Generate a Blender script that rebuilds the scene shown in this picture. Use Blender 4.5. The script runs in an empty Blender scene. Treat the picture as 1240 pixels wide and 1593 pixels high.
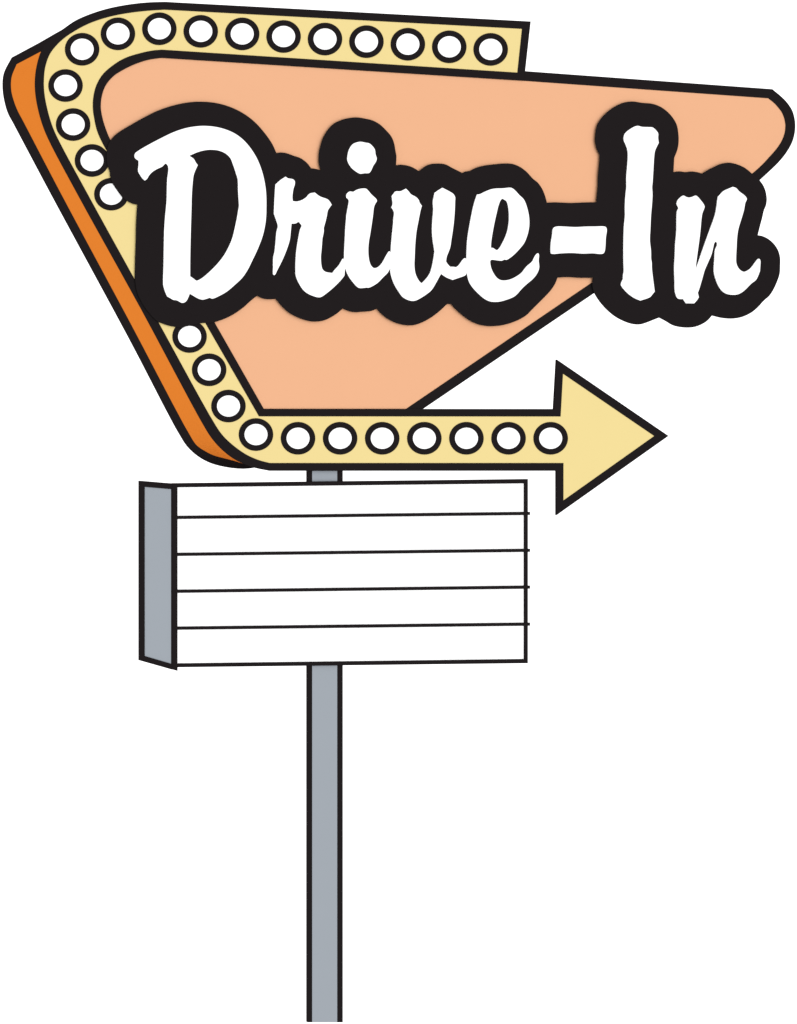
import bpy, math
from mathutils import Vector
from mathutils.geometry import tessellate_polygon

# ------------------------------------------------------------------ camera, light, exposure
S = 0.005                 # metres per reference unit on the sign's front plane (the drawing is 1240 x 1593 units)
D = 9.0                   # camera distance to the front plane
VX, VY = -1214.0, 612.0   # where the camera stands, in drawing units: well to the left of the sign
ZTOP = 1590.4 * S         # height of the drawing's top edge above the foot of the post
XC, ZC = (VX - 620) * S, ZTOP - VY * S

scn = bpy.context.scene
cd = bpy.data.cameras.new('camera'); cam = bpy.data.objects.new('camera', cd)
scn.collection.objects.link(cam); scn.camera = cam
cam.location = (XC, -D, ZC); cam.rotation_euler = (math.radians(90), 0, 0)
cd.sensor_fit = 'AUTO'; cd.sensor_width = 36.0
cd.lens = 36.0 * D / (1593 * S)
cd.shift_x = (620 - VX) / 1593.0
cd.shift_y = (VY - 796.5) / 1593.0
cd.clip_start = 0.1; cd.clip_end = 200.0

STR = 1.5                 # even white studio surround
w = bpy.data.worlds.new('World'); scn.world = w; w.use_nodes = True
w.node_tree.nodes['Background'].inputs[0].default_value = (1, 1, 1, 1)
w.node_tree.nodes['Background'].inputs[1].default_value = STR
scn.view_settings.view_transform = 'Standard'; scn.view_settings.look = 'None'
scn.view_settings.exposure = 0; scn.view_settings.gamma = 1
scn.view_settings.use_curve_mapping = False

# ------------------------------------------------------------------ materials
def lin(c):
    c /= 255.0
    return c / 12.92 if c <= 0.04045 else ((c + 0.055) / 1.055) ** 2.4
def mat(name, rgb, div=STR, var=0.005):
    m = bpy.data.materials.new(name); m.use_nodes = True
    nt = m.node_tree; b = nt.nodes['Principled BSDF']
    col = [min(0.9, lin(c) / div) for c in rgb]
    tc = nt.nodes.new('ShaderNodeTexCoord')
    n = nt.nodes.new('ShaderNodeTexNoise'); n.inputs['Scale'].default_value = 3.0; n.inputs['Detail'].default_value = 3
    r = nt.nodes.new('ShaderNodeValToRGB')
    r.color_ramp.elements[0].position = 0.3; r.color_ramp.elements[1].position = 0.7
    r.color_ramp.elements[0].color = [c * (1 - var) for c in col] + [1]
    r.color_ramp.elements[1].color = [min(1, c * (1 + var)) for c in col] + [1]
    nt.links.new(tc.outputs['Object'], n.inputs['Vector'])
    nt.links.new(n.outputs['Fac'], r.inputs['Fac'])
    nt.links.new(r.outputs['Color'], b.inputs['Base Color'])
    b.inputs['Roughness'].default_value = 0.7
    b.inputs['Specular IOR Level'].default_value = 0.0
    return m
BLACK = mat('black_enamel', (35, 31, 32))
CREAM = mat('cream_enamel', (247, 225, 156))
PEACH = mat('peach_enamel', (246, 186, 145))
ORANGE = mat('orange_enamel', (231, 131, 48))
GREY = mat('grey_painted_steel', (165, 172, 180))
WHITE = mat('white_acrylic', (255, 255, 255), STR * 0.78, 0.005)
GLASS = mat('frosted_bulb_glass', (255, 255, 255), STR * 0.78, 0.005)

# ------------------------------------------------------------------ helpers
CR = {'A': (0, 0, 4.13333), 'B': (150, 140, 4.13333), 'C': (180, 320, 4.13333), 'D': (400, 170, 5.16667),
      'E': (400, 340, 5.16667), 'F': (620, 230, 5.16667), 'G': (620, 340, 5.16667), 'H': (840, 140, 5.16667),
      'I': (840, 300, 5.16667), 'J': (1020, 120, 5.63636), 'K': (1020, 300, 5.63636), 'L': (200, 480, 4.13333),
      'M': (840, 540, 5.63636), 'N': (600, 600, 4.13333), 'U': (0, 0, 1.0)}
def path(txt):
    """'A x,y x,y! B x,y' -> outline points in drawing units; ! marks a hard corner; letters are measuring sheets"""
    pts = []; ox, oy, s = CR['U']
    for t in txt.split():
        if t in CR: ox, oy, s = CR[t]; continue
        c = t.endswith('!'); x, y = t.rstrip('!').split(',')
        pts.append((ox + float(x) / s, oy + float(y) / s, c))
    return pts
def spline(seg, n=6):
    P = [Vector(p) for p in seg]
    if len(P) < 3: return P
    P = [P[0] * 2 - P[1]] + P + [P[-1] * 2 - P[-2]]
    out = []
    for i in range(1, len(P) - 2):
        p0, p1, p2, p3 = P[i - 1:i + 3]
        t0 = 0; t1 = t0 + max(1e-4, (p1 - p0).length) ** .5; t2 = t1 + max(1e-4, (p2 - p1).length) ** .5
        t3 = t2 + max(1e-4, (p3 - p2).length) ** .5
        for k in range(n):
            t = t1 + (t2 - t1) * k / n
            a1 = p0 * ((t1 - t) / (t1 - t0)) + p1 * ((t - t0) / (t1 - t0))
            a2 = p1 * ((t2 - t) / (t2 - t1)) + p2 * ((t - t1) / (t2 - t1))
            a3 = p2 * ((t3 - t) / (t3 - t2)) + p3 * ((t - t2) / (t3 - t2))
            b1 = a1 * ((t2 - t) / (t2 - t0)) + a2 * ((t - t0) / (t2 - t0))
            b2 = a2 * ((t3 - t) / (t3 - t1)) + a3 * ((t - t1) / (t3 - t1))
            out.append(b1 * ((t2 - t) / (t2 - t1)) + b2 * ((t - t1) / (t2 - t1)))
    return out + [P[-2]]
def closed(pts, n=6):
    """closed outline, smooth except at the corners"""
    if isinstance(pts, str): pts = path(pts)
    cs = [i for i, p in enumerate(pts) if p[2]]
    if not cs:
        q = pts[-3:] + pts + pts[:3]
        o = spline([p[:2] for p in q], n)
        return [tuple(v) for v in o[3 * n:3 * n + len(pts) * n]]
    pts = pts[cs[0]:] + pts[:cs[0]] + [pts[cs[0]]]
    cs = [i for i, p in enumerate(pts) if p[2]]
    out = []
    for a, b in zip(cs[:-1], cs[1:]):
        out += [tuple(v) for v in spline([p[:2] for p in pts[a:b + 1]], n)][:-1]
    return out
def opened(txt, n=6):
    pts = path(txt); pts[0] = pts[0][:2] + (True,); pts[-1] = pts[-1][:2] + (True,)
    cs = [i for i, p in enumerate(pts) if p[2]]; out = []
    for a, b in zip(cs[:-1], cs[1:]):
        out += [tuple(v) for v in spline([p[:2] for p in pts[a:b + 1]], n)][:-1]
    return out + [pts[-1][:2]]
def W(px, py, y=0.0):
    """a drawing point as a world point at depth y behind the front plane"""
    k = (D + y) / D
    return Vector((XC + ((px - 620) * S - XC) * k, y, ZC + ((ZTOP - py * S) - ZC) * k))
class MB:
    def __init__(s): s.v = []; s.f = []
    def slab(s, loops, y0, y1, yref=None, off=None):
        """flat sheet with holes: front face at y0, back at y1; off extrudes elsewhere"""
        yr = y0 if yref is None else yref
        front = [[W(x, y, yr) + Vector((0, y0 - yr, 0)) for x, y in lp] for lp in loops]
        s.solid(front, Vector((0, y1 - y0, 0)) if off is None else off)
        return s
    def solid(s, loops, off):
        flat = [p for lp in loops for p in lp]; n = len(flat); b = len(s.v)
        s.v += flat + [p + off for p in flat]
        for t in tessellate_polygon(loops):
            s.f.append(tuple(b + i for i in t)); s.f.append(tuple(b + n + i for i in reversed(t)))
        k = b
        for lp in loops:
            m = len(lp)
            for i in range(m):
                j = (i + 1) % m
                s.f.append((k + i, k + j, k + n + j, k + n + i))
            k += m
        return s
    def box(s, a, c):
        x0, y0, z0 = a; x1, y1, z1 = c
        return s.solid([[Vector((x0, y0, z0)), Vector((x1, y0, z0)), Vector((x1, y0, z1)), Vector((x0, y0, z1))]], Vector((0, y1 - y0, 0)))
    def build(s, name, m, parent=None, label=None):
        lo = Vector([min(p[i] for p in s.v) for i in range(3)]); hi = Vector([max(p[i] for p in s.v) for i in range(3)])
        c = (lo + hi) / 2
        me = bpy.data.meshes.new(name); me.from_pydata([p - c for p in s.v], [], s.f)
        me.update(); me.materials.append(m)
        import bmesh
        bm = bmesh.new(); bm.from_mesh(me); bmesh.ops.recalc_face_normals(bm, faces=bm.faces); bm.to_mesh(me); bm.free()
        o = bpy.data.objects.new(name, me); scn.collection.objects.link(o)
        ORG[o.name] = c
        o.location = c
        if parent is not None:
            o.parent = parent; o.location = c - ORG[parent.name]
        if label: o['label'] = label
        return o
ORG = {}

# ------------------------------------------------------------------ the sign: one thing standing on its post
YP = 0.014                                   # front of the post
base = W(505, 1590.4, YP)
sign = bpy.data.objects.new('roadside_sign', None); scn.collection.objects.link(sign)
sign.location = base; ORG[sign.name] = base.copy()
sign['label'] = 'tall arrow-shaped sign reading Drive-In over a blank white letter board on a grey post'
sign['category'] = 'sign'

# ---- post: front plate with a box tube welded along its back
m = MB()
pl = W(485.0, 0, YP).x; pr = W(525.6, 0, YP).x
xl = W(478.6, 0, YP).x; xr = W(533.4, 0, YP).x
zb = base.z; zt = W(505, 690, YP).z
m.box((pl, YP + 0.001, zb), (pr, YP + 0.012, zt))
m.box((W(507, 0, YP).x, YP + 0.011, zb), (W(531, 0, YP).x, YP + 0.125, zt))
post = m.build('post', GREY, sign)
MB().box((xl, YP, zb), (W(485.7, 0, YP).x, YP + 0.012, zt)).build('edge_trim', BLACK, post)
MB().box((W(524.9, 0, YP).x, YP, zb), (xr, YP + 0.012, zt)).build('edge_trim', BLACK, post)

# ---- letter board
YB = 0.008
XS = W(268.4, 0, YB).x
def side(px, py):                            # drawing point on the board's left side plane
    k = (XS - XC) / ((px - 620) * S - XC)
    return Vector((XS, D * (k - 1), ZC + ((ZTOP - py * S) - ZC) * k))
f = [W(268.4, 753, YB), W(819.5, 747, YB), W(819.5, 1030, YB), W(268.4, 1037, YB)]
bl, bt = side(221, 1022.5), side(221, 752.5)
bk = [bt, Vector((f[1].x, bt.y, f[1].z - .02)), Vector((f[2].x, bt.y, f[2].z + .02)), bl]
m = MB(); m.v = f + bk
m.f = [(0, 1, 2, 3), (7, 6, 5, 4), (0, 4, 5, 1), (1, 5, 6, 2), (2, 6, 7, 3), (3, 7, 4, 0)]
board = m.build('letter_board', GREY, sign)
FACE = [(274, 755.5), (817.5, 749.5), (817.5, 1028), (274, 1034.8)]
MB().slab([FACE], YB - 0.003, YB + 0.004).build('board_face', WHITE, board)
MB().slab([[(268.9, 751.8), (821.4, 745.2), (821.3, 1031.8), (276.4, 1038.1), (276.4, 1043.8), (268.9, 1041.7)],
           [(276.3, 758.1), (815.3, 752.0), (815.3, 1025.2), (276.3, 1032.0)]], YB - 0.006, YB + 0.006).build('front_frame', BLACK, board)
so = [side(*p) for p in ((216.0, 747.6), (268.4, 752.0), (268.4, 1041.7), (216.0, 1026.9))]
si = [side(*p) for p in ((225.2, 757.4), (266.9, 760.9), (266.9, 1032.7), (225.2, 1020.5))]
MB().solid([so, si], Vector((-0.004, 0, 0))).build('side_frame', BLACK, board)
for yl, yr in ((805, 798.7), (862.5, 856.1), (919.9, 913.4), (977.3, 971.0)):
    MB().slab([[(273, yl - 2.5), (824.8, yr - 2.5), (824.8, yr + 2.5), (273, yl + 2.5)]], YB - 0.0075, YB - 0.002).build('divider', BLACK, board)

# white sheet added to bounce light onto the cabinet, set just inside the frames
m = MB(); tz = f[1].z
m.v = [p + Vector((dx, dy, dz)) for dz in (0.002, 0.005) for p, dx, dy in ((f[0], .02, .02), (f[1], -.02, .02), (bk[1], -.02, -.02), (bk[0], .02, -.02))]
m.f = [(3, 2, 1, 0), (4, 5, 6, 7), (0, 1, 5, 4), (1, 2, 6, 5), (2, 3, 7, 6), (3, 0, 4, 7)]
m.build('bounce_sheet', WHITE, board)

# ---- cabinet: deep orange box behind the sign faces
# matching rings front and back, lofted
fk = path('A 410,185 U 80,60 66,79 A 240,430 230,520 233,600 248,690 275,790 315,890 500,1240 L 85,0 500,770 550,845 610,910 692,972 810,1022 U 425,731')
bkk = path('U 104,59 90,66.5 66,79 U 26,100 18.2,120 17.6,140 22,158 28,173 36.3,188.7 94.4,300 L 0,70 410,840 440,880 490,915 560,948 690,972 U 425,714')
hid_f = [(610, 725), (630, 642), (905, 452), (1130, 305), (1215, 200), (1192, 145), (815, 115), (815, 45), (250, 12)]
hid_b = [(600, 690), (620, 625), (880, 440), (1080, 300), (1150, 220), (1140, 170), (815, 112), (780, 70), (250, 30)]
YC0, YC1, YC2 = 0.004, 0.300, 0.408
F2 = [(p[0] + 1.0, p[1]) for p in fk] + hid_f
B2 = [(p[0], p[1]) for p in bkk] + hid_b
def dens(a, lock, n=5):                      # smooth the visible run, keep the hidden run straight
    v = [tuple(q) for q in spline(a[3:17], n)]
    return a[:3] + v + a[17:]
F3, B3 = dens(F2, 0), dens(B2, 0)
m = MB(); n = len(F3)
m.v = [W(x, y, YC0) for x, y in F3] + [W(x, y, YC1) for x, y in B3]
m.f = [(i, (i + 1) % n, n + (i + 1) % n, n + i) for i in range(n)]
for k in (0,):
    for t in tessellate_polygon([m.v[k:k + n]]): m.f.append(tuple(k + i for i in t))
cabinet = m.build('cabinet', ORANGE, sign)
rk = path('U 98.5,45 85,52.6 60,67 18,89.5 5.5,115 4.0,140 8.5,165 13,178 20,191 80,304 L 0,190 350,850 400,912 470,966 560,1005 740,1031 U 425,722')
R3 = dens([(p[0], p[1]) for p in rk] + [(600, 705), (625, 622), (880, 440), (1080, 300), (1150, 220), (1140, 170), (815, 112), (785, 60), (250, 25)], 0)
m = MB()
m.v = [W(x, y, YC1) for x, y in B3] + [W(x, y, YC2) for x, y in R3]
m.f = [(i, (i + 1) % n, n + (i + 1) % n, n + i) for i in range(n)]
for t in tessellate_polygon([m.v[n:]]): m.f.append(tuple(n + i for i in t))
m.build('back_band', BLACK, cabinet)

# ---- peach panel with its border
ARC = 'A 960,383 880,408 800,445 730,490 680,550 655,620 649,690 660,760 685,840 712,903 U 190,252 240,337 333.8,501.3 410.5,636!'
PINK = [(815.5, 121), (246, 84)] + [(x - 5, y - 2) for x, y in opened('U 251.6,89.8 ' + ARC)[3:-1]] + [(404, 641), (650, 641)]
NOSE_I = opened('U 1195.7,152.8 J 1040,225 1080,268 1110,310 1130,360 1140,410 1140,450 1130,505 1105,565 1060,632 1000,700 940,765 848,847 U 1120,309')
NOSE_O = opened('U 1201.5,138.6 J 1062,136 1100,168 1140,207 1170,245 1195,285 1213,335 1223,390 1225,440 1218,500 1200,565 1170,625 1130,685 1080,745 1020,805 960,860 912,903 U 1130,318')
def mid(a, b, t=.5): return tuple(a[i] * (1 - t) + b[i] * t for i in (0, 1))
panel_lp = PINK + [(632, 636), (922.3, 438.8)] + NOSE_I[::-1]
panel_lp = [(x, y) for x, y in panel_lp]
# drop the kink where the panel tucks under the arrow shaft
panel_lp = PINK[:-1] + [(622, 643), (632.2, 636), (922.3, 438.8)] + NOSE_I[::-1] + [(815.5, 125.6)]
panel = MB().slab([panel_lp], 0.0, 0.006).build('sign_panel', PEACH, sign)
bord = [(812, 110.2)] + NOSE_O + [(924.8, 455.8), (652, 640.5), (625.0, 640.5), (632.2, 636.0), (922.3, 438.8)] + NOSE_I[::-1] + [(812, 125.4)]
MB().slab([bord], -0.0025, 0.0065).build('panel_border', BLACK, panel)

# ---- arrow: cream face, black raised border, housing behind the head
CREAM_IN = ('U 256.5,15! U 812.4,44.8! 805.2,112.9! 251.6,77.2! A 980,325 900,342 800,375 720,425 660,480 620,550 602,620 598,690 605,750 625,840 '
            '660,920 687,968 U 186,270 235,354 320,503 403.2,647.7! 872.3,647.9! 876,581.2! 1018.2,678.3! 876.7,778.7! 876.7,720.3! 420,720.3! '
            'L 840,975 760,940 680,885 610,820 560,750 U 246,500 U 135.5,300 A 365,875 330,790 300,680 285,590 283,510 292,430 320,350 365,290 '
            '420,240 480,200 560,157 650,123 750,97 850,80 960,68')
ARROW_OUT = ('U 99,44.8! A 490,130 580,90 700,53 830,28 950,15 U 256.5,2.7! 825.8,33.3! 817.2,110.5! 815.5,125.5! 251.6,89.8! ' + ARC +
             ' U 862.2,636.2! 866.6,559.4! 1040.2,678.1! 866.2,801.3! 866.2,732.5! 420,732.5! L 810,1022 692,972 610,910 550,845 500,770 85,0 '
             'A 500,1240 315,890 275,790 248,690 233,600 230,520 240,430 272,325 U 80,60')
cin = closed(CREAM_IN)
arrow = MB().slab([cin], -0.004, 0.003).build('arrow_face', CREAM, sign)
MB().slab([closed(ARROW_OUT), cin], -0.006, 0.005).build('arrow_border', BLACK, arrow)
m = MB(); m.slab([[(625, 650), (893, 650), (893, 592), (1018, 678), (893, 770), (893, 722), (625, 722)]], 0.002, 0.09)
m.build('arrow_housing', ORANGE, arrow)

# ---- bulbs with their raised rims
def ell(rx, ry, n=56): return [(math.cos(2 * math.pi * i / n) * rx * S, math.sin(2 * math.pi * i / n) * ry * S) for i in range(n)]
def make_bulb():
    n, rings = 56, 6; v = []; fc = []
    for k in range(rings):
        a = k / rings; rr = math.cos(a * math.pi / 2)
        h = 0.0055 * math.sin(a * math.pi / 2)
        v += [Vector((x * rr, -h, z * rr)) for x, z in ell(18.4, 17.0)]
    for k in range(rings - 1):
        for i in range(n): j = (i + 1) % n; fc.append((k * n + i, k * n + j, (k + 1) * n + j, (k + 1) * n + i))
    v.append(Vector((0, -0.0055, 0)))
    for i in range(n): fc.append(((rings - 1) * n + i, (rings - 1) * n + (i + 1) % n, rings * n))
    me = bpy.data.meshes.new('bulb'); me.from_pydata(v, [], fc); me.materials.append(GLASS)
    for p in me.polygons: p.use_smooth = True
    b = bpy.data.objects.new('bulb', me); scn.collection.objects.link(b)
    o_, i_ = ell(26.7, 25.4), ell(18.0, 16.6)
    r = MB().solid([[Vector((x, -0.002, z)) for x, z in o_], [Vector((x, -0.002, z)) for x, z in i_]], Vector((0, 0.004, 0)))
    ro = r.build('bulb_rim', BLACK, None); c = ro.location.copy(); ro.parent = b; ro.location = c
    return b, ro
spots = [(247.8 + (763.2 - 247.8) * i / 8, 44.8 + (76.9 - 44.8) * i / 8) for i in range(9)]
spots += [(183.4, 52.7), (127.7, 76.7), (101.9, 133.1), (113.7, 193.8), (143, 249.7), (173.2, 302.1),
          (294.8, 523.5), (325.3, 575.3), (355.3, 631.7), (398.1, 676.0)]
spots += [(463.5 + 65.5 * i, 681.8) for i in range(7)]
pb, pr_ = make_bulb()
for i, (x, y) in enumerate(spots):
    if i == 0: b = pb
    else:
        b = pb.copy(); scn.collection.objects.link(b)
        r = pr_.copy(); scn.collection.objects.link(r); r.parent = b
    b.parent = sign; b.location = W(x, y, -0.0042) - base

# ---- lettering: black cut-out backing with white letters on it
BACK = ('B 92,323! 120,292 155,265 230,220 310,175 400,131 500,98 590,80 670,75 760,82 850,105 940,147 1020,207 1085,280 1130,345 1158,405! '
        'D 195,347 240,354 290,372 350,393 400,430 435,474! 475,480 515,492! 500,440 498,370 510,300 535,225 575,160 620,115 680,85 740,70 '
        '800,65 870,75 930,90 985,120 1040,172 1080,220 1102,275 1112,330 1120,375 1117,450! 1160,445 F 30,136 75,143 120,160 165,187! '
        '200,160 250,133 320,126 375,132 430,160 490,190 512,203! 540,190 575,184 630,158 690,142 760,133 860,125 920,130 980,155 1030,193 '
        '1080,247 1120,280 1155,330 1178,385 1193,440! I 120,76 250,81 350,77 456,75! H 462,830 468,770 470,690 481,570 482,520! 460,475 '
        '447,420 448,360 460,290 490,235 540,180 610,130 680,100 750,92 820,103 900,110 960,130 1020,170 1070,225 1100,280 1112,340 '
        '1115,420 1105,480 1080,545! 1077,600 1074,660! 1120,654 1172,661! J 210,827 262,834! 310,827 360,832 412,847! 450,820 510,790 '
        '570,762 640,750 710,763 770,788 810,815 848,848 880,870 912,903! 945,950 965,1000 974,1050 975,1080 K 968,110 950,155 935,220 '
        '915,295 896,371! 935,378 990,405 1040,450 1075,505 1092,570 1092,640 1088,710 1065,780 1035,845 1000,900 945,950 900,1000 '
        '840,1050 760,1088 690,1102 640,1103 570,1095 495,1076! 455,1120 410,1150 350,1174 290,1182 210,1176 150,1160 90,1125 32,1094! '
        'I 910,1022 860,1042 810,1057 770,1058 720,1048 655,1022 600,990 540,940 490,885 455,835 438,805! 425,755 425,717 430,683! '
        '380,683 310,682 240,677 142,680! 125,725 90,780 40,835 0,875 G 1110,695 1070,735 1030,775 970,812 900,840 830,858 740,865 660,855 '
        '590,828 520,780 460,727 425,687! 390,687! 340,735 270,790 200,830 130,855 70,858 E 1137,845 1080,822 1030,790 990,755 965,724! '
        '920,742 870,748 835,750 800,753 750,747 688,723! 650,757 600,790 540,818 480,828 420,824 350,803 270,765 210,715 150,644! '
        '110,649 50,643 C 909,579! 870,610 820,655 760,697 700,727 635,750! 600,752 540,757 475,768 420,783 382,779 345,772 300,757 '
        '272,745 225,700 180,640 140,560 124,470! 127,340 131,220 133,120 141,0 B 267,738! 232,730 200,713 170,690 140,652 108,602 92,562 '
        '87,520 75,495 68,460 66,420 68,390 78,350')
Y_B = -0.0135
m = MB(); m.slab([closed(BACK, 5)], Y_B, -0.0105)
for x, y in ((330, 215), (440, 400), (560, 205), (700, 300), (890, 340), (985, 175), (1010, 460), (1140, 275), (240, 420)):
    c = W(x, y, Y_B); m.box((c.x - .015, -0.0102, c.z - .015), (c.x + .015, 0.003, c.z + .015))
backing = m.build('lettering_backing', BLACK, sign)

LET = [
 ('letter', 'white script capital letter D', ['B 250,408 272,390 340,350 420,308 500,270 580,244 650,233 700,231 770,238 840,257 900,286 950,326 1000,386 1040,456 '
   '1070,540 1088,630 1093,700 1093,760 C 968,60 962,120 945,195 915,275 875,360 850,410 815,462 765,510 715,552 670,578 630,596 618,597 606,591! '
   '580,600 560,604 535,598 477,565! 466,592 455,612 440,623 425,624 395,609 370,605 355,596 332,583! 318,550 307,510 306,480 309,380 311,250 '
   '314,140 320,60 326,0 B 453,700 454,640 457,570 464,505 458,483 446,473 436,480 424,492 390,508 360,527 340,548 325,572 312,582! 296,567 278,540 '
   '269,520 272,480 272,454! 255,443 246,430',
   'B 597,423! 650,400 700,387 745,384 790,390 830,407 862,437 880,480 900,540 910,575 912,640 918,745! C 780,83 770,130 752,205 725,270 690,330 640,390 '
   '590,438 555,466 520,482 500,468 479,454! 479,380 481,250 484,130 488,0 B 613,690 618,610 625,550 633,525 652,483! 640,467 625,442']),
 ('letter', 'white script small letter r', ['D 149,604! 190,568 230,542! 248,554 290,563 303,578 303,605 292,640 284,705 287,738! 320,741 360,730 395,708 424,678 463,669! 505,700 '
   '565,723 583,740 600,767! 570,812 560,860 E 548,32 536,75! 536,105 525,160! 518,250 513,310 517,375 525,405 548,427 606,438! 625,412 658,375 688,323! '
   '702,323! 706,385 703,455! 690,475 640,530 570,592 515,630 497,633 470,628 410,603 370,570 335,515 312,455 310,420 312,320 320,235 338,130 347,90 '
   '360,57! 350,42 335,27 310,39 277,41! 272,90 263,170 240,245 205,330 160,420 145,450 137,454 130,445 130,400 132,310 142,265 150,190 158,105 168,65 '
   '164,40 152,5 D 137,838! 140,750 145,660']),
 ('letter', 'white script small letter i with a round dot', ['D 745,661 773,663 800,648 835,638 875,638 890,650 920,685 960,724 963,738 950,760 940,785 932,850 E 925,22 910,120 898,190 894,260 900,330 915,375 '
   '935,396 947,398 965,394 990,375 1015,340 1045,285 1063,263 1072,270 1077,300 1077,330 1072,395! 1050,435 1015,470 965,520 900,555 880,555 830,559 '
   '810,552 770,510 735,460 715,415 703,380 700,323 702,250 707,150 711,70 717,0 D 719,850 730,790 738,735 733,722 718,710! 720,683']),
 ('letter', 'white script small letter v', ['F 60,328! 80,348 102,374 140,395 162,418 170,440 188,466! 178,500 160,590 145,670 135,770 130,880 G 128,380 136,440 155,485 175,512 187,520! 200,508 '
   '230,475 255,435 270,385 283,320 291,265! 285,225 275,160 271,85 275,0 F 281,500 278,430 285,395 291,362! 315,345 353,321! 400,345 440,370 455,395 455,430 '
   '450,540 440,640 425,740 G 416,230 400,275 388,305 382,345! 397,368 415,387! 445,388 463,391! 480,380 500,355 520,328 535,318 547,327! 552,380 548,420! '
   '545,445 535,457 480,478 436,493! 385,472 343,444! 330,465 300,520 265,575 230,605 180,638 140,658 112,662 80,655 35,630 0,583 E 1110,540 1085,480 1073,430 '
   '1072,390 1074,300 1078,220 1086,130 1095,40 D 1097,880 1102,833 1095,810 1080,788! 1090,765 1088,730 1085,697 1097,680 1113,661 1155,658']),
 ('letter', 'white script small letter e', ['F 632,375! 655,372 690,355 745,333 780,327 840,325 897,320 915,325 940,345 970,378 1005,412 1020,440 1035,485 1048,545 1052,600 1048,650 1035,705 '
   '1010,765 975,810 930,857 895,885 868,900 853,897! 830,907 800,905 748,900 738,908 G 737,350 743,390 760,432 790,475 820,494 860,497 910,485 960,458 '
   '990,435 1030,385 1075,345 1090,315 1110,285 1122,279 1129,290 1127,340 1131,395 1115,440 1080,485 1045,515 1000,555 945,615 920,632 870,652 815,667 '
   '775,670 735,665 690,643 635,595 590,545 565,500 553,450 547,415 547,327 549,250 555,160 570,65 F 582,568 600,480 615,425',
   'F 835,407! 855,418 870,430 882,470 889,540 886,610 875,670 855,725 830,775 812,805 793,822 780,818 762,806 743,802! 745,760 755,690 772,600 790,520 805,460 822,420']),
 ('hyphen', None, ['I 140,270 200,271 285,275 370,271 450,270 510,269 530,275 538,295 530,360 527,420 522,465 512,485 495,491 430,486 345,488 260,483 170,486 110,491 '
   '92,487 88,475 90,400 100,340 105,295 115,278']),
 ('letter', 'white script capital letter I', ['H 783,288 820,296 870,298 905,301 925,315 950,348 950,385 955,425! 940,455 925,490 918,540 912,640 905,750 902,780 905,840 I 900,100 893,180 888,290 '
   '884,380 893,470 894,530 899,560 900,605 912,710 923,793! 905,815 885,838 808,866! 760,845 710,810 665,762 652,738 655,722 669,692! 669,665 675,630 673,550 673,400 '
   '677,270 685,180 684,110 H 691,827 696,790 696,700 705,590 708,530 705,485 695,450 676,408! 675,380 685,350 730,312']),
 ('letter', 'white script small letter n', ['K 243,24 270,36 292,41 320,36 352,24 370,35 400,70 422,100 430,122 425,140 410,180 402,230 395,310 385,400 370,510 358,600 350,677! 375,610 420,480 470,340 '
   '520,200 535,130 543,65 548,35! J 595,1000 640,978 678,962! 705,972 735,1003 780,1037 795,1055 800,1070 787,1100 K 775,150 750,235 725,320 714,400 710,480 '
   '706,560 707,610 718,645 740,675 772,692 800,685 835,660 870,615 895,583 907,578 918,592 918,640 915,685! 900,725 880,763 840,795 790,845 760,870 720,890 '
   '680,894 630,887 590,865 555,820 530,760 515,705 512,660 517,590 523,500 538,465 540,440 528,427 515,440 505,480 490,540 460,610 430,680 410,750 385,835 370,877! '
   '379,915! 365,938 338,969! 268,968! 258,955 243,931! 208,930 190,918 178,890 170,850 168,770 165,650 170,560 174,450 184,340 186,200 190,160 202,135! '
   '195,118 185,95! 195,65 215,43']),
]
DOT = 'D 830,261 870,268 903,275 945,320 952,360 962,400 950,430 935,452 915,495 900,512 865,514 830,518 815,512 770,480 745,450 727,410 728,375 740,325 765,285 790,270'
for i, (nm, lab, loops) in enumerate(LET):
    yf = -0.0162 - (0.0007 if i % 2 else 0)
    m = MB().slab([closed(l) for l in loops], yf, Y_B + 0.001)
    if i == 2: m.slab([closed(DOT)], yf, Y_B + 0.001)
    m.build(nm, WHITE, backing, lab)
